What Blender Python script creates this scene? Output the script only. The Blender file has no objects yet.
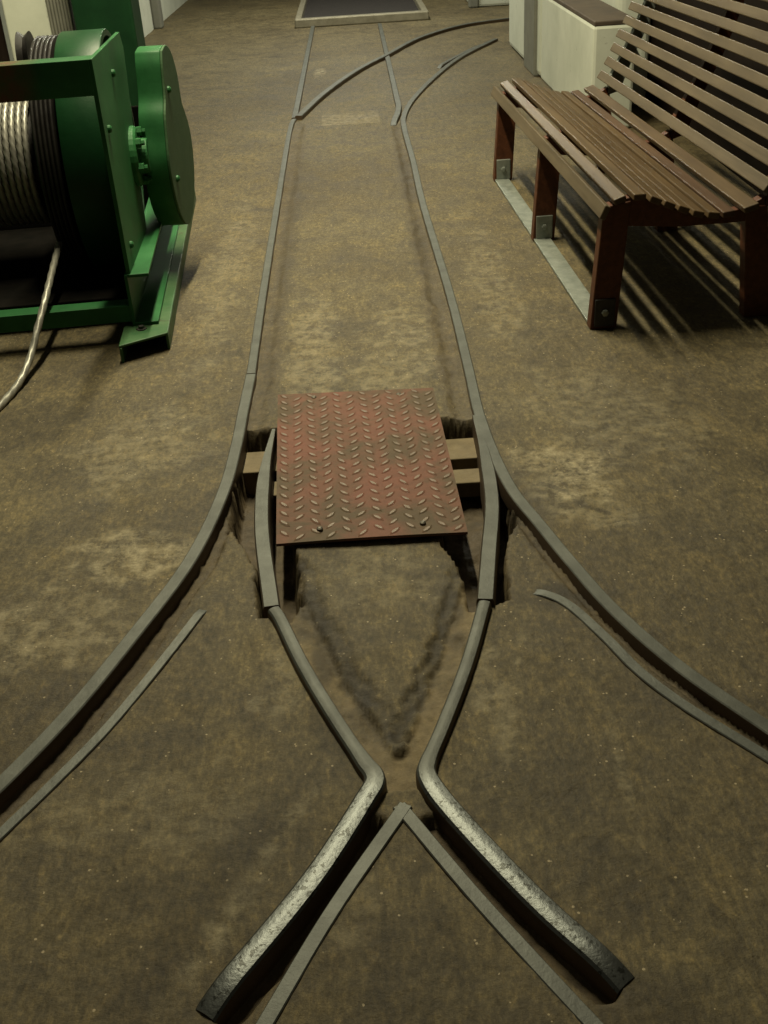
import bpy, bmesh, math, random
import numpy as np
from mathutils import Vector, Matrix

random.seed(7)
scene = bpy.context.scene
COL = scene.collection
PI = math.pi

# ----------------------------------------------------------------- helpers
def link(o, parent=None):
    COL.objects.link(o)
    if parent is not None:
        o.parent = parent
    return o

def mesh_obj(name, verts, faces, mat, parent=None, smooth=False, bevel=0.0, bevel_seg=2, split=False, mats=None, mat_ids=None):
    me = bpy.data.meshes.new(name)
    me.from_pydata([tuple(v) for v in verts], [], faces)
    bm = bmesh.new(); bm.from_mesh(me)
    bmesh.ops.recalc_face_normals(bm, faces=bm.faces[:])
    bm.to_mesh(me); bm.free()
    o = bpy.data.objects.new(name, me)
    if mats:
        for m in mats: me.materials.append(m)
        for p, i in zip(me.polygons, mat_ids): p.material_index = i
    else:
        me.materials.append(mat)
    if smooth:
        for p in me.polygons: p.use_smooth = True
    if bevel > 0:
        b = o.modifiers.new('bevel', 'BEVEL'); b.width = bevel; b.segments = bevel_seg
        b.limit_method = 'ANGLE'; b.angle_limit = math.radians(40)
    if split:
        for p in me.polygons: p.use_smooth = True
        e = o.modifiers.new('es', 'EDGE_SPLIT'); e.split_angle = math.radians(32)
    link(o, parent)
    return o

class MB:
    """collects simple shapes into one mesh"""
    def __init__(s): s.v = []; s.f = []; s.m = []
    def add(s, verts, faces, m=0):
        k = len(s.v)
        s.v += [tuple(v) for v in verts]
        s.f += [tuple(i + k for i in f) for f in faces]
        s.m += [m] * len(faces)
        return s
    def box(s, a, b, m=0, rot=None, piv=None):
        x0, y0, z0 = a; x1, y1, z1 = b
        vs = [Vector(p) for p in ((x0,y0,z0),(x1,y0,z0),(x1,y1,z0),(x0,y1,z0),(x0,y0,z1),(x1,y0,z1),(x1,y1,z1),(x0,y1,z1))]
        if rot is not None:
            p = Vector(piv); vs = [rot @ (q - p) + p for q in vs]
        return s.add(vs, [(0,3,2,1),(4,5,6,7),(0,1,5,4),(1,2,6,5),(2,3,7,6),(3,0,4,7)], m)
    def hexa(s, bottom, top, m=0):
        return s.add(list(bottom) + list(top), [(0,3,2,1),(4,5,6,7),(0,1,5,4),(1,2,6,5),(2,3,7,6),(3,0,4,7)], m)
    def prism(s, poly, axis, a, b, m=0):
        """poly is a list of 2D points, extruded along axis 'u' (points are v,z) or 'v' (points are u,z) or 'z'"""
        n = len(poly)
        def mk(p, t):
            return (t, p[0], p[1]) if axis == 'u' else ((p[0], t, p[1]) if axis == 'v' else (p[0], p[1], t))
        vs = [mk(p, a) for p in poly] + [mk(p, b) for p in poly]
        fs = [tuple(range(n)), tuple(range(2*n-1, n-1, -1))]
        fs += [(i, (i+1) % n, n + (i+1) % n, n + i) for i in range(n)]
        return s.add(vs, fs, m)
    def lathe(s, prof, axis_o, axis='u', seg=64, m=0, close=False):
        """prof = list of (t, r) ; revolve about axis through axis_o"""
        n = len(prof); vs = []; fs = []
        for k in range(seg):
            a = 2*PI*k/seg; c, d = math.cos(a), math.sin(a)
            for t, r in prof:
                if axis == 'u': vs.append((axis_o[0]+t, axis_o[1]+r*c, axis_o[2]+r*d))
                elif axis == 'v': vs.append((axis_o[0]+r*c, axis_o[1]+t, axis_o[2]+r*d))
                else: vs.append((axis_o[0]+r*c, axis_o[1]+r*d, axis_o[2]+t))
        for k in range(seg):
            k2 = (k+1) % seg
            for i in range(n - 1 + (1 if close else 0)):
                j = (i+1) % n
                fs.append((k*n+i, k*n+j, k2*n+j, k2*n+i))
        if not close:
            fs.append(tuple(k*n for k in range(seg)))
            fs.append(tuple(k*n+n-1 for k in range(seg)))
        return s.add(vs, fs, m)
    def build(s, name, mat, parent=None, **kw):
        if isinstance(mat, (list, tuple)):
            return mesh_obj(name, s.v, s.f, None, parent, mats=list(mat), mat_ids=s.m, **kw)
        return mesh_obj(name, s.v, s.f, mat, parent, **kw)

def tag(o, label=None, cat=None, group=None, kind=None):
    if label: o['label'] = label
    if cat: o['category'] = cat
    if group: o['group'] = group
    if kind: o['kind'] = kind
    return o

def thing(name, label, cat, loc=(0,0,0), rz=0.0, group=None):
    o = bpy.data.objects.new(name, None)
    o.empty_display_size = 0.1
    link(o); o.location = loc; o.rotation_euler = (0, 0, rz)
    return tag(o, label, cat, group)

def catmull(pts, n=8):
    P = [Vector(p) for p in pts]
    if len(P) < 3:
        return [P[0].lerp(P[-1], i/n) for i in range(n+1)]
    out = []
    Q = [P[0]*2 - P[1]] + P + [P[-1]*2 - P[-2]]
    for i in range(1, len(Q)-2):
        p0, p1, p2, p3 = Q[i-1], Q[i], Q[i+1], Q[i+2]
        # centripetal parametrisation keeps uneven point spacing from overshooting
        t0 = 0; t1 = t0 + max((p1-p0).length, 1e-6)**.5; t2 = t1 + max((p2-p1).length, 1e-6)**.5; t3 = t2 + max((p3-p2).length, 1e-6)**.5
        for k in range(n):
            t = t1 + (t2-t1)*k/n
            a1 = p0*((t1-t)/(t1-t0)) + p1*((t-t0)/(t1-t0))
            a2 = p1*((t2-t)/(t2-t1)) + p2*((t-t1)/(t2-t1))
            a3 = p2*((t3-t)/(t3-t2)) + p3*((t-t2)/(t3-t2))
            b1 = a1*((t2-t)/(t2-t0)) + a2*((t-t0)/(t2-t0))
            b2 = a2*((t3-t)/(t3-t1)) + a3*((t-t1)/(t3-t1))
            out.append(b1*((t2-t)/(t2-t1)) + b2*((t-t1)/(t2-t1)))
    out.append(P[-1])
    return out

# ----------------------------------------------------------------- materials
def new_mat(name):
    m = bpy.data.materials.new(name); m.use_nodes = True
    nt = m.node_tree
    return m, nt, nt.nodes['Principled BSDF']

def N(nt, kind, **ins):
    n = nt.nodes.new(kind)
    for k, v in ins.items():
        if k in n.inputs: n.inputs[k].default_value = v
        else: setattr(n, k, v)
    return n

def ramp(nt, fac, stops):
    r = nt.nodes.new('ShaderNodeValToRGB')
    el = r.color_ramp.elements
    while len(el) < len(stops): el.new(0.5)
    for e, (p, c) in zip(el, stops):
        e.position = p; e.color = (c[0], c[1], c[2], 1)
    nt.links.new(fac, r.inputs['Fac'])
    return r.outputs['Color']

def noise(nt, vec, scale, detail=6, rough=.6, dist=0.0):
    n = N(nt, 'ShaderNodeTexNoise'); n.inputs['Scale'].default_value = scale
    n.inputs['Detail'].default_value = detail; n.inputs['Roughness'].default_value = rough
    n.inputs['Distortion'].default_value = dist
    nt.links.new(vec, n.inputs['Vector'])
    return n.outputs['Fac']

def mix(nt, fac, a, b, blend='MIX'):
    n = nt.nodes.new('ShaderNodeMix'); n.data_type = 'RGBA'; n.blend_type = blend
    for sock, v in ((n.inputs[0], fac), (n.inputs[6], a), (n.inputs[7], b)):
        if hasattr(v, 'is_linked') or hasattr(v, 'links'): nt.links.new(v, sock)
        elif isinstance(v, (int, float)): sock.default_value = v
        else: sock.default_value = (v[0], v[1], v[2], 1)
    return n.outputs[2]

def math_n(nt, op, a, b=None, clamp=False):
    n = nt.nodes.new('ShaderNodeMath'); n.operation = op; n.use_clamp = clamp
    for s, v in ((n.inputs[0], a), (n.inputs[1], b)):
        if v is None: continue
        if hasattr(v, 'links'): nt.links.new(v, s)
        else: s.default_value = v
    return n.outputs[0]

def bump(nt, bsdf, h, strength=.3, dist=.01):
    b = N(nt, 'ShaderNodeBump'); b.inputs['Strength'].default_value = strength; b.inputs['Distance'].default_value = dist
    nt.links.new(h, b.inputs['Height']); nt.links.new(b.outputs['Normal'], bsdf.inputs['Normal'])

def coords(nt, which='Object'):
    return nt.nodes.new('ShaderNodeTexCoord').outputs[which]

def worn(name, c1, c2, scale=8, rough=(.4,.65), metallic=0.0, bumpy=.15, spot=None, coat=0.0, bscale=None):
    m, nt, b = new_mat(name)
    co = coords(nt)
    n1 = noise(nt, co, scale, 8, .65)
    colr = ramp(nt, n1, [(.32, c1), (.68, c2)])
    if spot:
        n2 = noise(nt, co, spot[1], 10, .7)
        f = nt.nodes.new('ShaderNodeMapRange'); f.inputs['From Min'].default_value = spot[2]; f.inputs['From Max'].default_value = spot[2]+.08
        nt.links.new(n2, f.inputs['Value'])
        colr = mix(nt, f.outputs[0], colr, spot[0])
    nt.links.new(colr, b.inputs['Base Color'])
    r = nt.nodes.new('ShaderNodeMapRange'); r.inputs['To Min'].default_value = rough[0]; r.inputs['To Max'].default_value = rough[1]
    n3 = noise(nt, co, scale*2.3, 6, .6); nt.links.new(n3, r.inputs['Value'])
    nt.links.new(r.outputs[0], b.inputs['Roughness'])
    b.inputs['Metallic'].default_value = metallic
    if coat: b.inputs['Coat Weight'].default_value = coat; b.inputs['Coat Roughness'].default_value = .3
    bump(nt, b, noise(nt, co, bscale or scale*6, 6, .7), bumpy, .004)
    return m

def concrete_floor():
    m, nt, b = new_mat('old_oily_concrete')
    co = coords(nt)
    big = noise(nt, co, .9, 5, .55, .3)
    mid = noise(nt, co, 5, 8, .62, .4)
    fine = noise(nt, co, 46, 8, .7)
    st = nt.nodes.new('ShaderNodeMapping'); st.inputs['Scale'].default_value = (3.0, 1.2, 1); st.inputs['Rotation'].default_value = (0,0,.5)
    nt.links.new(co, st.inputs['Vector'])
    streak = noise(nt, st.outputs[0], 7, 8, .68, .8)
    base = ramp(nt, big, [(.3, (.094,.073,.036)), (.55, (.130,.105,.054)), (.75, (.156,.129,.07))])
    base = mix(nt, .85, base, ramp(nt, mid, [(.3, (.42,.40,.36)), (.5, (.8,.8,.8)), (.7, (1.08,1.06,1.0))]), 'MULTIPLY')
    base = mix(nt, .7, base, ramp(nt, streak, [(.33, (.5,.48,.44)), (.5, (.92,.92,.92)), (.7, (1.15,1.12,1.02))]), 'MULTIPLY')
    base = mix(nt, .55, base, ramp(nt, fine, [(.3, (.5,.5,.5)), (.55, (1,1,1)), (.72, (1.5,1.45,1.3))]), 'MULTIPLY')
    gm = nt.nodes.new('ShaderNodeMapping'); gm.inputs['Scale'].default_value = (1.0, .42, 1); gm.inputs['Rotation'].default_value = (0,0,.12)
    nt.links.new(co, gm.inputs['Vector'])
    gr1 = noise(nt, gm.outputs[0], 95, 5, .75)
    gr2 = noise(nt, gm.outputs[0], 38, 7, .75, .4)
    base = mix(nt, .6, base, ramp(nt, gr1, [(.30, (.30,.29,.27)), (.5, (.93,.93,.93)), (.68, (1.9,1.82,1.6))]), 'MULTIPLY')
    base = mix(nt, .6, base, ramp(nt, gr2, [(.30, (.38,.37,.35)), (.5, (.93,.93,.93)), (.62, (1.35,1.3,1.18)), (.72, (2.5,2.3,1.8))]), 'MULTIPLY')
    # pale worn grit
    a1 = nt.nodes.new('ShaderNodeAttribute'); a1.attribute_name = 'pale'
    grit = noise(nt, co, 21, 10, .72)
    g = math_n(nt, 'MULTIPLY', a1.outputs['Fac'], ramp(nt, grit, [(.42, (0,0,0)), (.66, (1,1,1))]))
    base = mix(nt, g, base, (.34,.29,.175))
    # chips of light aggregate everywhere
    vo = N(nt, 'ShaderNodeTexVoronoi'); vo.inputs['Scale'].default_value = 55
    nt.links.new(co, vo.inputs['Vector'])
    chips = math_n(nt, 'MULTIPLY', math_n(nt, 'LESS_THAN', vo.outputs['Distance'], .14), math_n(nt, 'GREATER_THAN', noise(nt, co, 17, 4, .6), .56))
    base = mix(nt, math_n(nt, 'MULTIPLY', chips, .55), base, (.5,.41,.26))
    # dirt: dark oily dust in grooves
    a2 = nt.nodes.new('ShaderNodeAttribute'); a2.attribute_name = 'dirt'
    dirt = mix(nt, noise(nt, co, 30, 8, .7), (.012,.009,.006), (.11,.075,.036))
    base = mix(nt, math_n(nt, 'MULTIPLY', a2.outputs['Fac'], .8), base, dirt)
    a4 = nt.nodes.new('ShaderNodeAttribute'); a4.attribute_name = 'dust'
    base = mix(nt, a4.outputs['Fac'], base, mix(nt, noise(nt, co, 60, 8, .75), (.07,.052,.025), (.29,.22,.115)))
    a3 = nt.nodes.new('ShaderNodeAttribute'); a3.attribute_name = 'stain'
    base = mix(nt, math_n(nt, 'MULTIPLY', a3.outputs['Fac'], .85), base, (.018,.014,.009))
    nt.links.new(base, b.inputs['Base Color'])
    r = nt.nodes.new('ShaderNodeMapRange'); r.inputs['To Min'].default_value = .5; r.inputs['To Max'].default_value = .85
    nt.links.new(mid, r.inputs['Value']); nt.links.new(r.outputs[0], b.inputs['Roughness'])
    b.inputs['Specular IOR Level'].default_value = .35
    h = math_n(nt, 'ADD', math_n(nt, 'MULTIPLY', fine, .6), math_n(nt, 'MULTIPLY', grit, .8))
    bump(nt, b, h, .55, .012)
    return m

def rail_steel():
    m, nt, b = new_mat('rail_steel')
    co = coords(nt)
    n1 = noise(nt, co, 14, 8, .65)
    n2 = noise(nt, co, 110, 4, .7)
    dull = ramp(nt, n1, [(.3, (.050,.053,.045)), (.7, (.094,.099,.086))])
    geo = nt.nodes.new('ShaderNodeNewGeometry')
    sx = nt.nodes.new('ShaderNodeSeparateXYZ'); nt.links.new(geo.outputs['Normal'], sx.inputs[0])
    # sides are rusty, running surface is bare
    side = math_n(nt, 'SUBTRACT', 1.0, ramp(nt, sx.outputs['Z'], [(.25, (0,0,0)), (.6, (1,1,1))]))
    colr = mix(nt, side, dull, (.075,.05,.028))
    at = nt.nodes.new('ShaderNodeAttribute'); at.attribute_name = 'polish'
    pits = math_n(nt, 'GREATER_THAN', noise(nt, co, 75, 3, .6), .6)
    shiny = mix(nt, pits, (.088,.094,.090), (.04,.042,.038))
    pol = math_n(nt, 'MULTIPLY', at.outputs['Fac'], math_n(nt, 'SUBTRACT', 1.0, side))
    colr = mix(nt, pol, colr, shiny)
    nt.links.new(colr, b.inputs['Base Color'])
    met = nt.nodes.new('ShaderNodeMapRange'); met.inputs['To Min'].default_value = .45; met.inputs['To Max'].default_value = .9
    nt.links.new(pol, met.inputs['Value']); nt.links.new(met.outputs[0], b.inputs['Metallic'])
    ro = nt.nodes.new('ShaderNodeMapRange'); ro.inputs['To Min'].default_value = .58; ro.inputs['To Max'].default_value = .42
    nt.links.new(pol, ro.inputs['Value']); nt.links.new(ro.outputs[0], b.inputs['Roughness'])
    bump(nt, b, math_n(nt, 'ADD', n2, n1), .3, .003)
    return m

def red_plate():
    m, nt, b = new_mat('red_painted_plate')
    co = coords(nt)
    n1 = noise(nt, co, 4.5, 8, .65, .5)
    n2 = noise(nt, co, 40, 8, .7)
    c = ramp(nt, n1, [(.40, (.095,.068,.040)), (.52, (.155,.074,.048)), (.68, (.19,.076,.053))])
    c = mix(nt, .5, c, ramp(nt, n2, [(.3, (.55,.55,.55)), (.7, (1.15,1.1,1.05))]), 'MULTIPLY')
    nt.links.new(c, b.inputs['Base Color']); b.inputs['Roughness'].default_value = .7
    b.inputs['Specular IOR Level'].default_value = .2
    bump(nt, b, n2, .2, .003)
    return m

def wood(name, c1, c2, rough=.42):
    m, nt, b = new_mat(name)
    co = coords(nt)
    mp = nt.nodes.new('ShaderNodeMapping'); mp.inputs['Scale'].default_value = (40, 1.6, 40)
    nt.links.new(co, mp.inputs['Vector'])
    g = noise(nt, mp.outputs[0], 1.0, 8, .6, .6)
    blot = noise(nt, co, 3, 5, .6)
    c = ramp(nt, g, [(.3, c1), (.7, c2)])
    c = mix(nt, .6, c, ramp(nt, blot, [(.3, (.6,.6,.6)), (.7, (1.1,1.1,1.1))]), 'MULTIPLY')
    nt.links.new(c, b.inputs['Base Color']); b.inputs['Roughness'].default_value = rough; b.inputs['Specular IOR Level'].default_value = .3
    bump(nt, b, g, .12, .002)
    return m

def green_paint(name='green_enamel', rust=0.0):
    m, nt, b = new_mat(name)
    co = coords(nt)
    n1 = noise(nt, co, 5, 8, .65)
    c = ramp(nt, n1, [(.3, (.012,.070,.020)), (.55, (.020,.110,.032)), (.75, (.035,.145,.048))])
    n2 = noise(nt, co, 26, 8, .75)
    c = mix(nt, ramp(nt, n2, [(.68, (0,0,0)), (.76, (1,1,1))]), c, (.03,.026,.016))
    if rust:
        sx = nt.nodes.new('ShaderNodeSeparateXYZ'); nt.links.new(co, sx.inputs[0])
        mr = nt.nodes.new('ShaderNodeMapRange'); mr.inputs['From Min'].default_value = -.29; mr.inputs['From Max'].default_value = -.38
        nt.links.new(sx.outputs['X'], mr.inputs['Value'])
        f = math_n(nt, 'MULTIPLY', mr.outputs[0], ramp(nt, noise(nt, co, 12, 6, .7), [(.35, (.35,.35,.35)), (.6, (1,1,1))]))
        c = mix(nt, math_n(nt, 'MULTIPLY', f, .9), c, (.11,.045,.025))
    nt.links.new(c, b.inputs['Base Color'])
    r = nt.nodes.new('ShaderNodeMapRange'); r.inputs['To Min'].default_value = .42; r.inputs['To Max'].default_value = .65; b.inputs['Specular IOR Level'].default_value = .2
    nt.links.new(n1, r.inputs['Value']); nt.links.new(r.outputs[0], b.inputs['Roughness'])
    bump(nt, b, math_n(nt, 'ADD', n1, math_n(nt, 'MULTIPLY', n2, .3)), .25, .006)
    return m

M = {}
M['floor'] = concrete_floor()
M['rail'] = rail_steel()
M['plate'] = red_plate()
M['tread'] = worn('worn_tread', (.10,.072,.045), (.155,.108,.072), 30, (.45,.6), .2, .2)
M['green'] = green_paint()
M['green_rust'] = green_paint('green_enamel_rusting', 1.0)
M['green_dull'] = worn('green_enamel_scuffed', (.03,.095,.035), (.075,.135,.06), 9, (.4,.6), 0, .2, ((.05,.042,.025), 14, .6))
M['green_grey'] = worn('green_enamel_dusty', (.03,.088,.03), (.05,.112,.042), 6, (.65,.8), 0, .2)
M['green_dark'] = worn('green_enamel_dark', (.004,.032,.009), (.008,.050,.015), 5, (.35,.5), 0, .15)
M['green_column'] = worn('green_column_paint', (.002,.020,.006), (.005,.034,.010), 5, (.5,.65), 0, .15)
M['black'] = worn('black_grease', (.008,.007,.006), (.02,.018,.015), 12, (.3,.55), .2, .2)
M['shade_black'] = worn('painted_shade', (.003,.003,.0025), (.007,.006,.005), 12, (.9,1.0), 0, .1)  # near-black that stands in for the shade inside the winch
M['shade_black'].node_tree.nodes['Principled BSDF'].inputs['Specular IOR Level'].default_value = .05
M['rope'] = worn('steel_wire', (.20,.195,.165), (.34,.33,.28), 30, (.35,.5), .4, .1)
M['rope_dark'] = worn('shaded_steel_wire', (.03,.028,.024), (.07,.065,.055), 30, (.35,.5), .7, .1)  # darker copy of the rope steel, shade painted into the colour
M['bolt'] = worn('bolt_steel', (.06,.055,.045), (.12,.11,.085), 40, (.4,.6), .7, .1)
M['slat'] = wood('weathered_slat', (.055,.034,.015), (.11,.071,.033), .48)
M['slat_red'] = wood('reddish_slat', (.05,.026,.014), (.09,.05,.026), .48)
M['slat_back'] = wood('grey_brown_slat', (.072,.053,.030), (.118,.09,.054), .48)
M['leg'] = wood('redwood_leg', (.06,.02,.009), (.115,.04,.017), .5)
M['galv'] = worn('galvanised_steel', (.16,.18,.16), (.30,.32,.28), 18, (.4,.6), .55, .1)
M['dark_iron'] = worn('dark_iron', (.02,.02,.018), (.05,.048,.042), 20, (.45,.65), .4, .2)
M['plaster'] = worn('whitewash', (.40,.42,.35), (.50,.52,.44), 3, (.75,.9), 0, .2, ((.16,.15,.11), 9, .64), bscale=25)
M['grey_paint'] = worn('grey_paint', (.115,.115,.095), (.16,.16,.13), 5, (.6,.75), 0, .1)
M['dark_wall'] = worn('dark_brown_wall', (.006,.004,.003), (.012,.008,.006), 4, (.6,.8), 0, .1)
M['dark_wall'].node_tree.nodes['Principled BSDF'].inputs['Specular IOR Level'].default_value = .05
for k_ in ('green_dark', 'green_column', 'green_dull'):
    M[k_].node_tree.nodes['Principled BSDF'].inputs['Specular IOR Level'].default_value = .18
M['plinth_top'] = worn('dirty_plinth_top', (.035,.024,.015), (.075,.052,.032), 6, (.6,.8), 0, .2)
M['frame'] = worn('pit_frame_steel', (.17,.155,.11), (.26,.24,.18), 12, (.4,.6), .35, .2)
M['mat'] = worn('pit_cover_dark', (.009,.007,.0065), (.018,.014,.013), 20, (.8,.95), .1, .3)
M['tie'] = worn('dirty_tie', (.11,.083,.042), (.19,.145,.075), 14, (.7,.9), 0, .35)

# ----------------------------------------------------------------- the setting: floor with carved grooves and pits
def lattice_noise(x, y, scale, seed):
    rng = np.random.RandomState(seed)
    T = rng.rand(256, 256)
    u = x*scale + 1000.0; v = y*scale + 1000.0
    iu = np.floor(u).astype(int); iv = np.floor(v).astype(int)
    fu = u-iu; fv = v-iv
    fu = fu*fu*(3-2*fu); fv = fv*fv*(3-2*fv)
    a = T[iu % 256, iv % 256]; b = T[(iu+1) % 256, iv % 256]; c = T[iu % 256, (iv+1) % 256]; d = T[(iu+1) % 256, (iv+1) % 256]
    return (a*(1-fu)+b*fu)*(1-fv) + (c*(1-fu)+d*fu)*fv
def fbm(x, y, scale, seed, octv=4):
    s = 0; a = .5; t = 0
    for i in range(octv):
        s = s + a*lattice_noise(x, y, scale*2**i, seed+i); t += a; a *= .55
    return s/t
def dist_poly(x, y, pts, closed=False):
    d = np.full(x.shape, 1e9)
    P = list(pts) + ([pts[0]] if closed else [])
    for (ax, ay), (bx, by) in zip(P[:-1], P[1:]):
        ex, ey = bx-ax, by-ay
        t = np.clip(((x-ax)*ex + (y-ay)*ey)/(ex*ex+ey*ey), 0, 1)
        d = np.minimum(d, np.hypot(x-(ax+t*ex), y-(ay+t*ey)))
    return d
def inside(x, y, pts):
    r = np.zeros(x.shape, bool); n = len(pts)
    for i in range(n):
        (ax, ay), (bx, by) = pts[i], pts[(i+1) % n]
        c = ((ay > y) != (by > y)) & (x < (bx-ax)*(y-ay)/(by-ay+1e-12)+ax)
        r ^= c
    return r
def sstep(t):
    t = np.clip(t, 0, 1); return t*t*(3-2*t)

def offset_line(pts, d):
    out = []
    for i, p in enumerate(pts):
        a = pts[max(i-1,0)]; b = pts[min(i+1,len(pts)-1)]
        tx, ty = b[0]-a[0], b[1]-a[1]; l = math.hypot(tx, ty)
        out.append((p[0]+ty/l*d, p[1]-tx/l*d))
    return out
LEFT_CURVE = [(-.426,3.496),(-.43,3.193),(-.432,2.96),(-.445,2.679),(-.498,2.33),(-.597,2.012),(-.686,1.764),(-.776,1.57),(-.87,1.40),(-1.0,1.19),(-1.15,.98)]
RIGHT_CURVE = [(.358,2.573),(.403,2.393),(.448,2.218),(.511,2.004),(.605,1.786),(.723,1.588),(.83,1.41),(.98,1.19),(1.13,.98)]
GROOVES = [  # polyline, half width, depth, softness, edge noise
    (offset_line(LEFT_CURVE[3:], -.038), .015, .024, .014, .006),
    (offset_line(RIGHT_CURVE, .028), .009, .022, .010, .003),
    ([(-.052,1.412),(-.105,1.325),(-.206,1.16),(-.285,1.05)], .014, .030, .014, .004),
    ([(.052,1.408),(.113,1.298),(.203,1.153),(.288,1.052)], .015, .030, .014, .004),
    ([(-.384,3.06),(-.398,5.0),(-.40,7.8)], .006, .008, .035, .012),
    ([(.272,3.06),(.268,5.5),(.262,7.5)], .008, .010, .035, .012),
]
PITS = [
    ([(-.413,3.084),(-.295,3.075),(-.242,2.389),(-.215,2.147),(-.235,2.077),(-.305,2.085),(-.325,2.30),(-.372,2.42),(-.412,2.50),(-.42,2.821)], .125, .012, .010),
    ([(.17,3.081),(.312,3.055),(.332,2.72),(.352,2.43),(.325,2.40),(.301,2.33),(.279,2.09),(.239,2.07),(.189,2.074),(.184,2.222),(.15,2.349)], .125, .012, .010),
    ([(-.31,3.075),(.19,3.08),(.16,2.43),(-.25,2.44)], .125, .012, .006),
]
def build_floor():
    def ax(segs):
        out = [segs[0][0]]
        for a, b, st in segs:
            n = max(1, int(round((b-a)/st)))
            out += [a+(b-a)*(i+1)/n for i in range(n)]
        return np.array(out)
    xs = ax([(-4.5,-1.2,.15),(-1.2,-.95,.03),(-.95,.95,.0075),(.95,1.2,.03),(1.2,4.5,.15)])
    ys = ax([(-1.2,.8,.1),(.8,.98,.03),(.98,3.25,.0075),(3.25,4.2,.016),(4.2,8.0,.04),(8.0,21.0,.15)])
    X, Y = np.meshgrid(xs, ys, indexing='xy')
    n1 = fbm(X, Y, 18, 3)-.5; n2 = fbm(X, Y, 5, 11)-.5; n3 = fbm(X, Y, 55, 21, 3)-.5
    Z = n2*.006 + n3*.0022
    dirt = np.zeros(X.shape); pale = np.zeros(X.shape); stain = np.zeros(X.shape)
    for pts, hw, dep, soft, en in GROOVES:
        d = dist_poly(X, Y, pts) + 2*en*n1 + en*n3
        w = 1-sstep((d-hw)/soft)
        Z = np.minimum(Z, Z*(1-w) + w*(-dep + n1*.012 + n3*.006))
        dirt = np.maximum(dirt, w*min(1, dep/.03))
        dirt = np.maximum(dirt, .45*(1-sstep((d-hw-soft)/.025)))
    pit_any = np.zeros(X.shape)
    for pts, dep, soft, en in PITS:
        d = dist_poly(X, Y, pts, True); ins = inside(X, Y, pts)
        sd = np.where(ins, -d, d) + 2*en*n1 + en*n3
        w = 1-sstep((sd+soft*.5)/soft)
        Z = np.minimum(Z, Z*(1-w) + w*(-dep + n1*.03))
        pit_any = np.maximum(pit_any, w)
        dirt = np.maximum(dirt, w); dirt = np.maximum(dirt, .5*(1-sstep(sd/.03)))
    # sunken dirty strips between the concrete island and the closure rails, with a broken edge
    nf = fbm(X, Y, 42, 51, 3)-.5; ng = fbm(X, Y, 13, 77, 3)-.5
    strip = [(-.262,2.08),(-.185,1.88),(-.115,1.70),(-.055,1.56),(-.03,1.50),(.03,1.50),(.058,1.56),(.072,1.635),(.145,1.843),(.208,2.06),(.19,2.221),(.10,1.88),(.005,1.61),(-.012,1.605),(-.105,1.831),(-.20,2.14),(-.23,2.3)]
    d = dist_poly(X, Y, strip, True); ins = inside(X, Y, strip)
    sd = np.where(ins, -d, d) + .022*ng + .02*nf
    w = 1-sstep((sd+.004)/.012)
    Z = np.where(pit_any > .5, Z, Z - w*(.014 + .012*nf)); dust = .75*w*np.clip(.7+1.2*ng+.8*nf, 0, 1)
    for pts, wd, s_ in (([(-.218,2.30),(-.190,2.14),(-.090,1.831),(-.002,1.64)], .030, .9), ([(.004,1.64),(.088,1.88),(.172,2.221)], .020, .75)):
        d = dist_poly(X, Y, pts) + .035*ng + .045*nf
        w = 1-sstep((d-wd*.4)/wd)
        stain = np.maximum(stain, s_*w*np.clip(.95+2.2*ng+2.0*nf, 0, 1)); Z = Z - np.where(pit_any > .5, 0, w*(.010+.02*nf))
    # dust around the crossing throat and dusty strips by the closure rails
    d = np.hypot(X, Y-1.535) + n1*.03
    dirt = np.maximum(dirt, .2*(1-sstep((d-.04)/.05)))
    # pale worn patches
    for cx, cy, rx, ry, s in ((-.66,2.38,.20,.16,.95),(.50,2.66,.15,.22,1.0),(-.8,2.12,.22,.2,.6),(.60,2.42,.09,.05,.5),(-.22,3.7,.10,.7,.55),(.1,3.65,.16,.45,.5),
                              (-.03,2.2,.16,.2,.35),(.20,1.75,.05,.25,.5),(-.24,1.9,.05,.2,.4),(-.5,1.5,.3,.12,.3),(-.72,3.0,.25,.3,.5),(.75,3.0,.3,.4,.4),(-.14,1.25,.1,.1,.3),(.5,4.4,.1,1.0,.35),(-.62,4.6,.1,1.2,.35),
                              (-.30,9.9,.05,.25,.9)):
        q = ((X-cx)/rx)**2 + ((Y-cy)/ry)**2 + 2.2*n1 + 1.5*n2
        pale = np.maximum(pale, s*(1-sstep((q-.1)/1.1)))
    # repaired lighter rectangle between the rails and dark oil along the track
    rect = (np.abs(X+.05) < .2) & (np.abs(Y-7.9) < .22)
    pale = np.maximum(pale, rect*.6)
    for cx, cy, rx, ry, s in ((-.20,2.12,.05,.12,.8),(-.15,1.92,.03,.14,.7),(.15,2.05,.03,.15,.6),(.0,1.64,.05,.04,.35),(.36,2.55,.10,.2,.6),(-.05,1.72,.05,.10,.4),(.42,2.08,.12,.06,.8),(.12,2.2,.10,.05,.25),(-.13,1.7,.05,.12,.5),(-.42,1.28,.2,.05,.35),(.36,1.0,.1,.08,.5),(.55,1.72,.1,.1,.3),
                              (.9,3.1,.3,.2,.3),(-1.2,3.2,.4,.2,.35),(.25,5.6,.05,1.7,.45),(-.36,5.2,.05,2,.4),(.2,1.42,.09,.05,.35),(-.8,1.7,.3,.1,.25)):
        q = ((X-cx)/rx)**2 + ((Y-cy)/ry)**2 + 2.4*n1 + 1.5*n2
        stain = np.maximum(stain, s*(1-sstep((q-.05)/1.2)))
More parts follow.
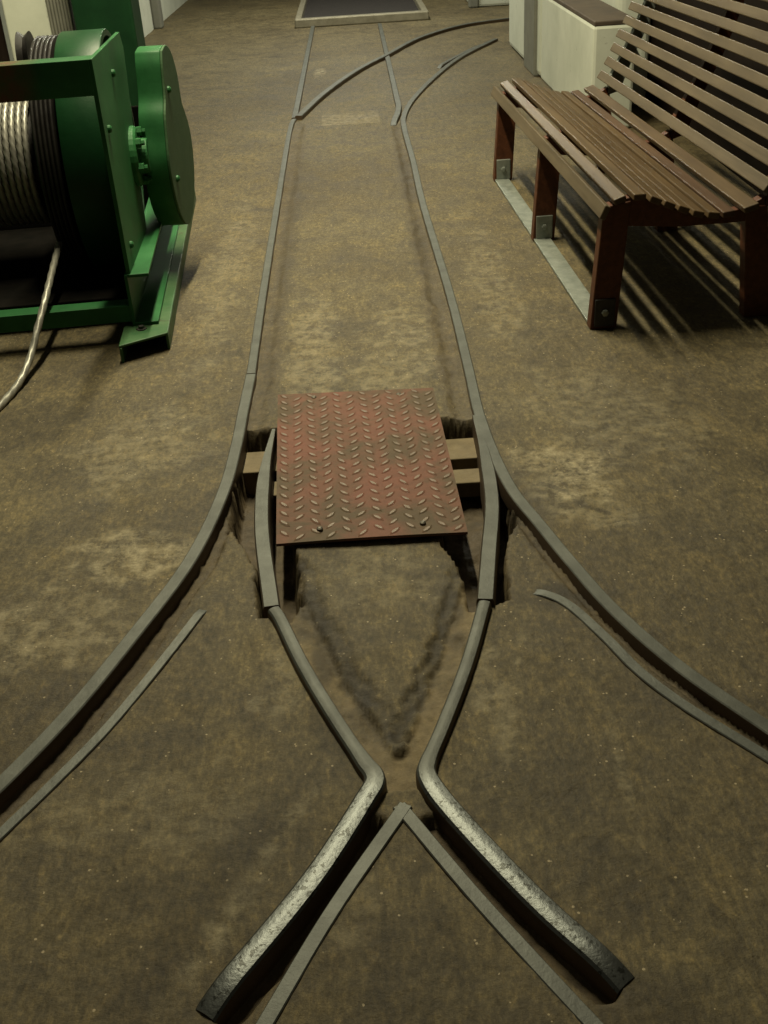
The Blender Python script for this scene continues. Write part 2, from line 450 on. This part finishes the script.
    d = dist_poly(X, Y, [(.44,2.62),(.50,2.58),(.53,2.50),(.60,2.44),(.62,2.38)]) + .03*ng + .03*nf
    stain = np.maximum(stain, .7*(1-sstep((d-.003)/.008)))
    for cx, cy, ln, wd, an, s, arr in ((-.33,1.30,.28,.05,1.05,.45,stain),(-.22,1.22,.2,.03,1.05,.4,stain),(-.40,1.16,.2,.05,1.1,.4,stain),(.33,1.35,.3,.03,-1.0,.3,stain),(-.22,1.42,.2,.02,1.1,.5,pale),(-.33,1.18,.18,.03,1.1,.6,pale),
                              (.25,1.75,.25,.02,1.35,.45,pale),(.42,1.5,.2,.015,1.5,.4,pale),(-.30,1.75,.2,.02,1.2,.4,pale)):
        ca, sa = math.cos(an), math.sin(an)
        q = (((X-cx)*ca+(Y-cy)*sa)/ln)**2 + ((-(X-cx)*sa+(Y-cy)*ca)/wd)**2 + 2.2*n1 + 1.4*n3
        np.maximum(arr, s*(1-sstep((q-.05)/1.2)), out=arr)
    nx, ny = len(xs), len(ys)
    co = np.stack([X.ravel(), Y.ravel(), Z.ravel()], 1)
    me = bpy.data.meshes.new('floor')
    I = np.arange(nx*ny).reshape(ny, nx)
    q = np.stack([I[:-1,:-1].ravel(), I[:-1,1:].ravel(), I[1:,1:].ravel(), I[1:,:-1].ravel()], 1)
    me.vertices.add(nx*ny); me.vertices.foreach_set('co', co.ravel().astype(np.float32))
    me.loops.add(q.size); me.loops.foreach_set('vertex_index', q.ravel().astype(np.int32))
    me.polygons.add(len(q)); me.polygons.foreach_set('loop_start', (np.arange(len(q))*4).astype(np.int32))
    me.update(calc_edges=True)
    me.polygons.foreach_set('use_smooth', np.ones(len(q), bool))
    for nm, arr in (('dust', dust), ('dirt', dirt), ('pale', pale), ('stain', stain)):
        at = me.attributes.new(nm, 'FLOAT', 'POINT'); at.data.foreach_set('value', np.clip(arr, 0, 1).ravel().astype(np.float32))
    me.materials.append(M['floor'])
    o = link(bpy.data.objects.new('floor', me)); o['kind'] = 'structure'
build_floor()

def struct(name, mb, mat, **kw):
    o = mb.build(name, mat, **kw); o['kind'] = 'structure'; return o

struct('wall_left', MB().box((-2.55,6.5,0),(-2.30,20.58,3.0)), M['plaster'])
struct('trim_1', MB().box((-2.298,13.85,0),(-2.20,14.05,3.0)), M['grey_paint'], bevel=.02)
struct('wall_back', MB().box((-4.5,20.6,0),(4.5,20.9,3.0)), M['plaster'])
struct('wall_right', MB().box((1.96,1.0,0),(2.2,8.94,3.0)), M['dark_wall'])
# white pier with a grey painted band at its edge, and the low plinth built against it
struct('wall_pier', MB().box((1.43,8.95,0),(2.6,10.75,3.0)), M['plaster'], bevel=.05, bevel_seg=3)
struct('trim_2', MB().box((1.405,9.08,0),(1.47,9.62,3.0)), M['grey_paint'], bevel=.01)
pl = MB(); pl.box((1.44,7.0,0),(1.70,8.94,.605))
o = pl.build('plinth', M['plaster'], bevel=.02)
tag(o, 'low whitewashed plinth with dark top behind the far end of the bench', 'plinth')
MB().box((1.445,7.005,.60),(1.70,8.94,.628)).build('plinth_top', M['plinth_top'], o, bevel=.006)
struct('wall_back_pier', MB().box((1.42,13.95,0),(2.6,15.6,3.0)), M['plaster'], bevel=.03)
struct('trim_3', MB().box((1.385,13.9,0),(1.50,14.02,3.0)), M['grey_paint'], bevel=.02)
struct('wall_plinth_pier', MB().box((1.71,7.62,0),(1.95,8.94,2.0)), M['plaster'], bevel=.06, bevel_seg=4)

# ----------------------------------------------------------------- rails
def sweep(name, pts, width=.036, top=.012, depth=.05, label=None, cat='rail', polish=None, taper=(0,0), n=8, parent=None, group=None, rnd=.006, smooth_curve=True, ztop=None, miter=1.0):
    P = catmull(pts, n) if smooth_curve else [Vector(p) for p in pts]
    L = [0]
    for a, b in zip(P[:-1], P[1:]): L.append(L[-1]+(b-a).length)
    tot = L[-1]
    if rnd > .0125:
        prof = [(-.5, -depth), (-.5, -rnd), (-.47, -rnd*.4), (-.39, -.0010), (-.1, .0010), (.1, .0008), (.34, -.0016), (.45, -rnd*.45), (.5, -rnd), (.5, -depth)]
    else:
        prof = [(-.5, -depth), (-.5, -rnd), (-.47, -rnd*.45), (-.40, -.0005), (.40, -.0005), (.47, -rnd*.45), (.5, -rnd), (.5, -depth)]
    vs = []; fs = []; pol = []
    k = len(prof)
    for i, p in enumerate(P):
        a = P[max(i-1,0)]; b = P[min(i+1,len(P)-1)]
        t = (b-a).normalized(); nrm = Vector((t.y, -t.x))
        w = width(L[i]/tot) if callable(width) else width
        s = L[i]; zz = top if ztop is None else ztop(L[i]/tot)
        if taper[0] and s < taper[0]: zz -= .02*(1-s/taper[0])**2
        if taper[1] and tot-s < taper[1]: zz -= .017*(1-(tot-s)/taper[1])**2
        for q, h in prof:
            vs.append((p.x+nrm.x*q*w, p.y+nrm.y*q*w, zz+h))
            pol.append(polish(p.x, p.y) if polish else 0.0)
    for i in range(len(P)-1):
        for j in range(k-1):
            fs.append((i*k+j, i*k+j+1, (i+1)*k+j+1, (i+1)*k+j))
        fs.append((i*k+k-1, i*k, (i+1)*k, (i+1)*k+k-1))
    fs.append(tuple(range(k))); fs.append(tuple((len(P)-1)*k+j for j in range(k)))
    o = mesh_obj(name, vs, fs, M['rail'], parent)
    at = o.data.attributes.new('polish', 'FLOAT', 'POINT'); at.data.foreach_set('value', pol)
    for p in o.data.polygons: p.use_smooth = len(p.vertices) == 4
    e = o.modifiers.new('es', 'EDGE_SPLIT'); e.split_angle = math.radians(24)
    if label: tag(o, label, cat, group)
    return o

sweep('rail', [(-.424,13.06),(-.438,7.957)], .044, .020, label='far straight left rail running up to the dark pit frame')
sweep('rail', [(-.440,7.945),(-.452,7.80),(-.447,5.794),(-.435,4.249),(-.426,3.502)], .034, .014, label='long straight rail on the left, between the winch and the red plate', n=10)
sweep('rail', [(-.426,3.496),(-.43,3.193),(-.432,2.96),(-.445,2.679),(-.498,2.33),(-.597,2.012),(-.686,1.764),(-.776,1.57),(-.87,1.40),(-1.0,1.19),(-1.15,.98)], .038, .014,
      label='curved rail sweeping out to the lower left corner of the floor')
RW = lambda t: .036 + .012*max(0.0, 1-t/.42)
sweep('rail', [(1.359,11.14),(.953,10.248),(.666,9.371),(.395,8.286),(.312,7.72),(.302,7.45),(.307,6.494),(.303,5.608),(.324,4.103),(.322,3.41),(.319,3.08),(.332,2.8),(.358,2.573),(.403,2.393),(.448,2.218),(.511,2.004),(.605,1.786),(.723,1.588),(.83,1.41),(.98,1.19),(1.13,.98)], RW, .014, ztop=lambda t: .014+.010*max(0.0, 1-t/.42),
      label='long right rail, bent near the far bench end and curving to lower right')
sweep('rail', [(.308,12.9),(.304,10.441),(.3,8.463),(.297,8.11),(.275,7.86),(.234,7.552)], .044, .020, taper=(0,.15), label='far straight right rail from the pit frame to a bent short end')
sweep('rail', [(-.41,7.955),(-.244,8.799),(.03,9.822),(.293,10.535),(.686,11.583),(1.192,12.304),(1.68,12.56),(2.236,12.72),(3.2,12.85)], .050, .030,
      label='far curved rail crossing the right rail and leading off behind the white pier')
sweep('guard_rail', [(.71,9.763),(.843,10.093),(1.092,10.645),(1.345,11.10)], .036, .022, taper=(.1,.1), cat='guard rail', label='short curved guard bar beside the far curve on the right')
sweep('guard_rail', [(-.435,2.148),(-.503,1.961),(-.598,1.722),(-.678,1.567),(-.744,1.45),(-.83,1.30),(-.95,1.10)], .026, .006, taper=(.05,0), cat='guard rail', polish=lambda x,y: .22,
      label='flush guard bar beside the left curved rail')
sweep('guard_rail', [(.325,2.125),(.401,2.067),(.468,1.93),(.519,1.795),(.577,1.689),(.699,1.518),(.85,1.30)], .028, .005, taper=(.05,0), cat='guard rail', polish=lambda x,y: .25,
      label='pale worn guard bar sunk flush beside the right curved rail')
POL = lambda x, y: float(np.clip((1.54-y)/.05, 0, 1))
wl = sweep('wing_rail', [(-.272,2.088),(-.259,2.06),(-.199,1.88),(-.13,1.704),(-.068,1.562),(-.051,1.528),(-.05,1.508),(-.069,1.466),(-.153,1.304),(-.245,1.163),(-.325,1.052)],
      lambda t: .033+.013*min(1,max(0,(t-.45)/.1)), .02, taper=(0,.09), polish=POL, cat='wing rail', rnd=.014, label='left bent wing rail with a shiny lower leg, nearest the crossing point', n=7)
wr = sweep('wing_rail', [(.221,2.06),(.159,1.843),(.086,1.635),(.053,1.548),(.049,1.525),(.064,1.474),(.151,1.312),(.236,1.175),(.326,1.056)],
      lambda t: .033+.013*min(1,max(0,(t-.45)/.1)), .02, taper=(0,.09), polish=POL, cat='wing rail', rnd=.014, label='right bent wing rail with a shiny lower leg, nearest the crossing point', n=7)
sweep('switch_rail', [(-.322,3.04),(-.334,2.764),(-.323,2.464),(-.277,2.096)], lambda t: .012+.03*min(1, t/.35), .020, .10, cat='switch rail', label='left tapered switch rail lying in the pit beside the red plate', rnd=.012)
sweep('switch_rail', [(.300,3.045),(.305,2.804),(.293,2.515),(.256,2.272),(.224,2.068)], lambda t: .010+.032*min(1, t/.35), .020, .10, cat='switch rail', label='right tapered switch rail lying in the pit beside the red plate', rnd=.012)
# crossing nose: two bars welded into a point
frog_top = [.005, .0043]
fr = thing('frog_point', 'flat steel V of the crossing at the bottom centre of the floor', 'crossing', (0,1.44,0))
for pts in ([(.006,1.456),(-.132,1.222),(-.233,1.022),(-.36,.77)], [(-.006,1.456),(.108,1.248),(.178,1.13),(.26,.996),(.42,.74)]):
    b = sweep('frog_bar', pts, .029, frog_top.pop(0), polish=lambda x,y: .1, parent=fr)
    b.location = (0,-1.44,0)
# ties and stretchers seen in the pit
def bar(name, a, b, mat, label, cat, group=None):
    o = MB().box(a, b).build(name, mat, bevel=.004); return tag(o, label, cat, group)
bar('switch_tie', (-.44,2.885,-.14), (.318,3.02,-.045), M['tie'], 'dusty tie crossing the pit under the red plate', 'tie')
bar('stretcher_bar', (-.33,2.745,-.10), (.30,2.83,-.05), M['tie'], 'stretcher bar joining the two switch rails under the red plate', 'bar')

# ----------------------------------------------------------------- red checker plate
def checker_plate():
    A, B_, C, D = [Vector(p) for p in ((-.321,3.288),(.189,3.257),(.213,2.366),(-.28,2.374))]   # far left, far right, near right, near left
    ctr = (A+B_+C+D)/4
    t = thing('checker_plate', 'red painted steel tread plate covering the switch pit between the rails', 'plate', (ctr.x, ctr.y, 0))
    def pt(u, v):
        p = A.lerp(B_, u).lerp(D.lerp(C, u), v) - ctr
        return p
    NU, NV = 12, 20
    vs = []; fs = []
    def zz(u, v): return .022 + .006*math.sin(u*3.1)*v*v*.6 - .004*(1-u)*(v>.9) + .003*math.sin(v*4+u)
    for lay in (0, 1):
        for j in range(NV+1):
            for i in range(NU+1):
                p = pt(i/NU, j/NV); vs.append((p.x, p.y, zz(i/NU, j/NV) - .008*lay))
    W = NU+1; K = W*(NV+1)
    for j in range(NV):
        for i in range(NU):
            a = j*W+i; fs.append((a, a+1, a+W+1, a+W)); fs.append((K+a, K+a+W, K+a+W+1, K+a+1))
    rim = [i for i in range(W)] + [j*W+NU for j in range(1, NV+1)] + [NV*W+i for i in range(NU-1, -1, -1)] + [j*W for j in range(NV-1, 0, -1)]
    for a, b in zip(rim, rim[1:]+rim[:1]): fs.append((a, b, K+b, K+a))
    mids = [0]*len(fs)
    # raised lens treads, alternating direction
    cols, rows = 12, 19
    for r in range(rows):
        for c in range(cols):
            u = (c+.5)/cols; v = (r+.5+(.5 if c % 2 else 0))/(rows+.5)
            if v > .985: continue
            p = pt(u, v); z = zz(u, v)
            ang = (.88 if c % 2 else -.88) + random.uniform(-.05,.05)
            ca, sa = math.cos(ang), math.sin(ang); l, w = .0255, .0095
            k = len(vs)
            ring = [(-l,0),(-l*.55,w*.75),(0,w),(l*.55,w*.75),(l,0),(l*.55,-w*.75),(0,-w),(-l*.55,-w*.75)]
            top = [(q[0]*.6, q[1]*.45) for q in ring]
            for q in ring: vs.append((p.x+q[0]*ca-q[1]*sa, p.y+q[0]*sa+q[1]*ca, z-.0005))
            for q in top: vs.append((p.x+q[0]*ca-q[1]*sa, p.y+q[0]*sa+q[1]*ca, z+.0024))
            nf = [(k+i, k+(i+1) % 8, k+8+(i+1) % 8, k+8+i) for i in range(8)] + [tuple(k+8+i for i in range(8))]
            fs += nf; mids += [0]*8 + [1]
    mesh_obj('plate_sheet', vs, fs, None, t, mats=[M['plate'], M['tread']], mat_ids=mids)
    for bx, by in ((-.201,3.245),(.075,3.225),(.101,2.418),(-.168,2.422)):
        m = MB(); m.lathe([(-.004,.005),(-.004,.0085),(.001,.008),(.003,.004)], (bx-ctr.x, by-ctr.y, .025), 'z', 14)
        m.build('bolt', M['bolt'], t, smooth=False)
checker_plate()

# ----------------------------------------------------------------- pit cover at the far end
t = thing('pit_cover', 'dark pit cover inside a raised grey steel frame at the far end of the track', 'pit cover', (.1,14.6,0))
def rel(m, ox, oy):
    m.v = [(v[0]-ox, v[1]-oy, v[2]) for v in m.v]; return m
for nm, a, b in (('frame_bar',(-.62,13.08,0),(.86,13.20,.09)),('frame_bar',(-.62,16.3,0),(.86,16.42,.09)),('frame_bar',(-.62,13.2,0),(-.55,16.3,.09)),('frame_bar',(.79,13.2,0),(.86,16.3,.09))):
    rel(MB().box(a, b), .1, 14.6).build(nm, M['frame'], t, bevel=.012)
rel(MB().box((-.55,13.2,.0),(.79,16.3,.03)), .1, 14.6).build('cover_panel', M['mat'], t)

# ----------------------------------------------------------------- slatted bench
def bench():
    ang = math.radians(2.19)
    root = thing('slatted_bench', 'long curved wooden slatted bench on three frames with redwood legs, right side', 'bench', (.796,3.727,0), ang)
    V0, V1 = -.055, 2.32
    LEGV = [-.0, 1.10, 2.20]
    # slat centres in profile: u, z, tilt (rad, about v axis), width
    def slat(u, z, tilt, w, th, mat, name):
        tilt += random.uniform(-.05,.05); z += random.uniform(-.002,.002); w -= .007
        c, s = math.cos(tilt), math.sin(tilt)
        m = MB(); vs = []
        j0, j1 = random.uniform(-.012,.012), random.uniform(-.015,.015)
        for vv in (V0+j0, V1+j1):
            for a, b in ((-w/2,-th/2),(w/2,-th/2),(w/2,th/2),(-w/2,th/2)):
                vs.append((u + a*c - b*s, vv, z + a*s + b*c))
        m.hexa([vs[0],vs[1],vs[5],vs[4]],[vs[3],vs[2],vs[6],vs[7]])
        return m.build(name, mat, root, bevel=.004)
    seat = [(.022,.452,1.10,.056),(.074,.488,.36,.050),(.137,.500,.02,.050),(.192,.484,-.40,.050),(.244,.461,-.42,.048),(.294,.441,-.36,.048),(.346,.426,-.25,.048),(.398,.417,-.10,.048),(.452,.417,.10,.050),(.528,.432,.28,.060)]
    mats = ['slat_back','slat','slat','slat','slat','slat','slat','slat','slat_red','slat']
    for (u, z, tl, w), mt in zip(seat, mats): slat(u, z-.012, tl, w, .022, M[mt], 'seat_slat')
    back = []
    bu, bz, bt = .586, .487, 1.0
    for q in range(9):
        back.append((bu, bz, bt, .052 - .0008*q)); st = .0725-.0011*q
        bu += st*math.cos(bt+.10); bz += st*math.sin(bt+.10); bt += .028
    for u, z, tl, w in back: slat(u, z, tl, w, .020, M['slat_back'], 'back_slat')
    slat(bu+.03, bz+.0, .25, .09, .022, M['slat_red'], 'top_slat')
    for i, v in enumerate(LEGV):
        a, b = (v, v+.055)
        lg = MB(); lg.hexa([(0,a,0),(.098,a,0),(.098,b,0),(0,b,0)], [(.030,a,.445),(.125,a,.46),(.125,b,.46),(.030,b,.445)])
        lg = lg.build('front_leg', M['leg'], root, bevel=.004)
        rl = MB(); rl.hexa([(.572,a,0),(.665,a,0),(.665,b,0),(.572,b,0)], [(.53,a,.41),(.61,a,.41),(.61,b,.41),(.53,b,.41)])
        rl.build('rear_leg', M['leg'], root, bevel=.004)
        # curved seat rail following the slats
        up = [(.035,.425),(.075,.462),(.137,.474),(.19,.456),(.25,.430),(.30,.412),(.35,.398),(.40,.390),(.45,.390),(.53,.405),(.60,.44)]
        lo = [(.60,.36),(.5,.355),(.3,.355),(.13,.37),(.05,.38)]
        MB().prism(up+lo, 'v', a+.006, b-.006).build('seat_rail', M['leg'], root, bevel=.003)
        bp = [(.60,.40),(.612,.495),(.648,.56),(.682,.625),(.713,.69),(.741,.755),(.768,.82),(.793,.888),(.815,.97),(.83,.985),(.88,.985),(.85,.88),(.80,.74),(.73,.59),(.665,.42)]
        MB().prism(bp, 'v', a+.006, b-.006).build('back_post', M['galv' if i == 2 else 'leg'], root, bevel=.003)
        pm = M['dark_iron'] if i == 0 else M['galv']
        fp = MB(); fp.box((.014,a-.008,.012),(.088,a+.004,.115)).build('foot_plate', pm, lg, bevel=.003)
        MB().lathe([(0,.013),(-.010,.013),(-.012,.007)], (.05,a-.008,.066), 'v', 6).build('bolt', M['galv'], lg)
    # flat steel bar on the floor joining the front legs
    MB().box((.004,.055,.003),(.080,2.2,.013)).build('floor_bar', M['galv'], root, bevel=.002)
    return root
bench()

# ----------------------------------------------------------------- winch
def winch():
    ang = math.radians(4.0)
    root = thing('cable_winch', 'green painted cable winch with a drum of steel rope on the left', 'winch', (-.752,3.821,0), ang)
    g, gd = M['green'], M['green_dull']
    # skid: an inverted channel on the floor
    def skid(u0, u1, v0a, v0b, mat, bolt=True):
        m = MB()
        t_ = .010; zt = .066
        m.hexa([(u0,v0a,zt-t_),(u1,v0b,zt-t_),(u1,2.15,zt-t_),(u0,2.15,zt-t_)], [(u0,v0a,zt),(u1,v0b,zt),(u1,2.15,zt),(u0,2.15,zt)])
        m.hexa([(u0,v0a,0),(u0+t_,v0a,0),(u0+t_,2.15,0),(u0,2.15,0)], [(u0,v0a,zt-t_),(u0+t_,v0a,zt-t_),(u0+t_,2.15,zt-t_),(u0,2.15,zt-t_)])
        m.hexa([(u1-t_,v0b,0),(u1,v0b,0),(u1,2.15,0),(u1-t_,2.15,0)], [(u1-t_,v0b,zt-t_),(u1,v0b,zt-t_),(u1,2.15,zt-t_),(u1-t_,2.15,zt-t_)])
        s = m.build('skid_beam', mat, root, bevel=.003)
        if bolt:
            MB().lathe([(0,.02),(.004,.02),(.004,.011),(.014,.011),(.014,0.002)], (-.098,.045,zt), 'z', 6).build('bolt', M['dark_iron'], s)
            MB().box((-.085,.20,zt),(-.06,.225,zt+.01)).build('bolt', M['dark_iron'], s)
        return s
    skid(-.168, .002, -.105, -.012, gd)
    skid(-1.50, -1.34, -.05, -.05, gd, False)
    for (w0, w1, s) in ((-.134,-.122,1),(-1.372,-1.36,-1)):
        m = MB(); m.box((w0,.085,.066),(w1,2.05,.262))
        if s > 0:
            m.box((w1,.085,.252),(w1+.078,2.05,.264)); m.box((w1,.085,.067),(w1+.085,2.05,.079))
        else:
            m.box((w0-.088,.085,.252),(w0,2.05,.264)); m.box((w0-.085,.085,.067),(w0,2.05,.079))
        m.build('base_channel', g, root, bevel=.002)
        sp = MB(); sp.prism([(.09,.262),(.09,1.0),(.80,1.0),(.85,.94),(.70,.45),(.66,.262)], 'u', w0-.001, w1+.002)
        spo = sp.build('side_plate', g, root, bevel=.002)
        if s > 0:
            spo.rotation_euler = (0,0,math.radians(-1.3)); spo.location = (.008,0,0)
        if s > 0:
            for (v, z) in ((.17,.76),(.20,.34),(.46,.90)):
                MB().lathe([(0,.014),(.008,.013),(.013,.007)], (w1+.002, v, z), 'u', 12).build('rivet', g, spo)
    # upper front angle and lower front bar
    m = MB(); m.box((-1.37,.09,.885),(-.121,.102,1.0)); m.box((-1.37,.102,.990),(-.121,.19,1.0))
    m.build('upper_cross_beam', M['green_rust'], root, bevel=.002)
    m = MB(); m.box((-1.37,.092,.082),(-.121,.106,.145)); m.box((-1.37,.106,.137),(-.121,.17,.145))
    m.build('lower_cross_beam', g, root, bevel=.002)
    MB().box((-1.36,1.85,.082),(-.141,1.93,.22)).build('rear_cross_beam', g, root, bevel=.004)
    MB().box((-1.36,.30,.086),(-.13,1.84,.112)).build('shade_tray', M['shade_black'], root, bevel=.004)  # added black sheet, makes the space under the drum read as shade
    MB().box((-1.36,1.42,.112),(-.13,1.44,.62)).build('shade_panel', M['shade_black'], root, bevel=.004)  # added black upright sheet, darkens the view behind the drum
    # drum, flanges and brake rim share one axle
    AV, AZ = .84, .545
    MB().lathe([(-1.40,.045),(-.10,.045)], (0,AV,AZ), 'u', 24).build('axle', M['dark_iron'], root, smooth=False)
    MB().lathe([(-1.28,.20),(-.42,.20)], (0,AV,AZ), 'u', 64).build('drum', M['black'], root)
    rim = MB()
    rim.lathe([(-.325,.44),(-.325,.462),(-.32,.465),(-.16,.465),(-.155,.462),(-.155,.44)], (0,AV,AZ), 'u', 96, close=True)
    rim.lathe([(-.275,.06),(-.275,.45),(-.255,.45),(-.255,.06)], (0,AV,AZ), 'u', 64, close=True)
    rim.build('brake_rim', M['green_dark'], root, split=True)
    fl = MB(); pr_ = [(-.425,.19),(-.425,.43)]
    for q in range(5):
        u0 = -.425+.017*q; pr_ += [(u0+.003,.452),(u0+.0085,.456),(u0+.014,.452),(u0+.017,.444)]
    fl.lathe(pr_ + [(-.340,.19)], (0,AV,AZ), 'u', 96, close=True)
    fl.build('brake_wheel', M['black'], root, split=True)
    MB().lathe([(-1.32,.19),(-1.32,.40),(-1.29,.40),(-1.29,.19)], (0,AV,AZ), 'u', 64, close=True).build('drum_flange', M['green_dark'], root)
    # wound rope, laid strands modelled on its surface
    rr = .0118; pitch = .0255; R0 = .232
    R0 = .245; turns = int((1.28-.47)/pitch); spt = 150; sd = 9
    n = turns*spt; k = np.arange(n+1)
    th = 2*PI*k/spt; uu = -.485 - pitch*k/spt
    vs = np.zeros((n+1, sd, 3)); ph = 2*PI*np.arange(sd)/sd
    s_len = R0*th
    rad = rr*(1 + .20*np.cos(3*ph[None,:] - s_len[:,None]*2*PI/.036))
    er = np.stack([np.zeros_like(th), np.cos(th), np.sin(th)], 1)
    for j in range(sd):
        off = rad[:,j][:,None]*(np.cos(ph[j])*er + np.sin(ph[j])*np.array([1.0,0,0]))
        vs[:,j,:] = np.stack([uu, AV+R0*np.cos(th), AZ+R0*np.sin(th)], 1) + off
    fs = []
    for i in range(n):
        a = i*sd; b = a+sd
        for j in range(sd):
            j2 = (j+1) % sd; fs.append((a+j, a+j2, b+j2, b+j))
    o = mesh_obj('wound_rope', vs.reshape(-1,3).tolist(), fs, M['rope'], root, smooth=True)
    # end of the winding beside the flange, shade painted into its dark colour
    gp = [(-.472,.20)]
    for i in range(3):
        u0 = -.472+.0245*i
        for q in range(7):
            a = PI - PI*q/6; gp.append((u0+.01225+.01225*math.cos(a), .222+.0122*math.sin(a)))
    gp.append((-.398,.20))
    MB().lathe(gp, (0,AV,AZ), 'u', 96).build('shaded_rope_end', M['rope_dark'], root, split=True)
    # loose rope end drooping to the floor
    tp = catmull([(-.415,.66,.33),(-.42,.35,.27),(-.43,.08,.20),(-.452,-.03,.135),(-.475,-.12,.07),(-.50,-.24,.026),(-.54,-.42,.0125),(-.60,-.62,.0125),(-.75,-.85,.0125),(-.95,-1.0,.0125)], 22)
    vs = []; fs = []; S = 0
    for i, p in enumerate(tp):
        a = tp[max(i-1,0)]; b = tp[min(i+1,len(tp)-1)]; t_ = (b-a).normalized()
        if i: S += (p-tp[i-1]).length
        x = t_.cross(Vector((0,0,1))).normalized(); y = x.cross(t_)
        for j in range(12):
            f = 2*PI*j/12; r = .0125*(1+.10*math.cos(4*f - S*2*PI/.07))
            q = p + x*(r*math.cos(f)) + y*(r*math.sin(f)); vs.append(tuple(q))
    for i in range(len(tp)-1):
        for j in range(12):
            j2 = (j+1) % 12; fs.append((i*12+j, i*12+j2, (i+1)*12+j2, (i+1)*12+j))
    mesh_obj('loose_rope', vs, fs, M['rope'], root, smooth=True)
    # guide sheave above the drum
    MB().lathe([(-.022,.03),(-.022,.112),(0,.095),(.022,.112),(.022,.03)], (-.478,.9,.905), 'u', 48).build('guide_sheave', M['black'], root, split=True)
    MB().lathe([(-.52,.016),(-.43,.016)], (0,.9,.905), 'u', 16).build('sheave_rod', M['bolt'], root)
    # bearing housing with bolts on the side plate
    bh = MB(); bh.lathe([(-.13,.115),(-.095,.115),(-.085,.105),(-.085,.07),(-.05,.065)], (.012,.66,.56), 'u', 32)
    bh = bh.build('bearing_housing', g, root, bevel=.003)
    for q in range(6):
        a = PI*q/3+.3
        MB().lathe([(0,.019),(.02,.019),(.022,.010),(.034,.010)], (-.075,.66+.092*math.cos(a),.56+.092*math.sin(a)), 'u', 6).build('bolt', g, bh)
    # gear housing: stepped rounded cover standing off the plate, turned a little outward
    out = [(.80,.945),(.775,.90),(.755,.83),(.735,.775),(.695,.725),(.665,.64),(.640,.56),(.640,.48),(.660,.40),(.705,.325),(.775,.268),(.85,.252),(.93,.272),(1.0,.315),(1.07,.39),(1.115,.49),(1.115,.585),(1.07,.66),(1.03,.71),(1.025,.76),(1.02,.82),(.99,.885),(.945,.93),(.88,.955)]
    P = [(p.x, p.y) for p in catmull([Vector(q) for q in out+[out[0]]], 4)][:-1]
    gh = MB(); gh.prism(P, 'u', -.105, -.004)
    gho = gh.build('gear_housing', g, root, bevel=.006, split=True)
    cov = MB(); cov.prism(P, 'u', -.004, .006)
    co_ = cov.build('cover_plate', M['green_grey'], gho, bevel=.003)
    gho.rotation_euler = (0,0,math.radians(.6-8.0)); gho.location = (-.048,.0,-.022)
    for (v, z) in ((.80,.80),(.72,.47)):
        MB().lathe([(0,.014),(.008,.013),(.013,.006)], (.006, v, z), 'u', 10).build('bolt', g, co_)
winch()

# ----------------------------------------------------------------- things behind the winch
o = MB().box((-1.70,7.35,0),(-1.335,7.65,3.0)).build('steel_column', M['green_column'], bevel=.015)
tag(o, 'broad green steel column standing behind the winch', 'column')
struct('wall_left_pier', MB().box((-2.16,7.5,0),(-1.88,7.8,3.0)), M['plaster'], bevel=.01)
rb = MB()
prof = []
for i in range(7):
    u0 = -1.885+.0205*i
    for q in range(6):
        a = PI-PI*q/6; prof.append((u0+.01025+.01025*math.cos(a), 7.50-.014*math.sin(a)))
prof += [(-1.741,7.50),(-1.741,7.6),(-1.885,7.6)]
rb.prism(prof, 'z', 0, 3.0)
o = rb.build('cable_duct', M['grey_paint'])
tag(o, 'grey ribbed vertical duct beside the white pier behind the winch', 'duct')
o = MB().lathe([(0,.05),(3.0,.05)], (-2.24,7.52,0), 'z', 24).build('drain_pipe', M['dark_wall'])
tag(o, 'dark brown vertical pipe at the upper left corner behind the winch', 'pipe')

# ----------------------------------------------------------------- light
def area(name, loc, sx, sy, power, colr, rot=(0,0,0)):
    l = bpy.data.lights.new(name, 'AREA'); l.shape = 'RECTANGLE'; l.size = sx; l.size_y = sy; l.energy = power; l.color = colr
    o = bpy.data.objects.new(name, l); link(o); o.location = loc; o.rotation_euler = rot
    return o
area('tube_lamp', (-.5,5.3,4.2), .12, 3.0, 385, (1.0,.91,.62))
area('far_tube_lamp', (-.1,12.6,3.3), .12, 5.0, 215, (1.0,.97,.78))
w = bpy.data.worlds.new('world'); scene.world = w; w.use_nodes = True
bg = w.node_tree.nodes['Background']; bg.inputs[0].default_value = (1.0,.93,.68,1); bg.inputs[1].default_value = .045

# ----------------------------------------------------------------- camera
cd = bpy.data.cameras.new('camera'); cam = bpy.data.objects.new('camera', cd); link(cam)
cd.sensor_fit = 'VERTICAL'; cd.sensor_height = 24.0; cd.lens = 24.0*1088/1024; cd.clip_start = .05
R = Matrix(((.9978610,.06536736,-.0006857313),(-.03396834,.5095219,-.8597870),(-.05585261,.8579712,.5106524)))
mw = R.to_4x4(); mw.translation = (0,0,1.5); cam.matrix_world = mw
scene.camera = cam
scene.view_settings.view_transform = 'Standard'
scene.view_settings.look = 'None'
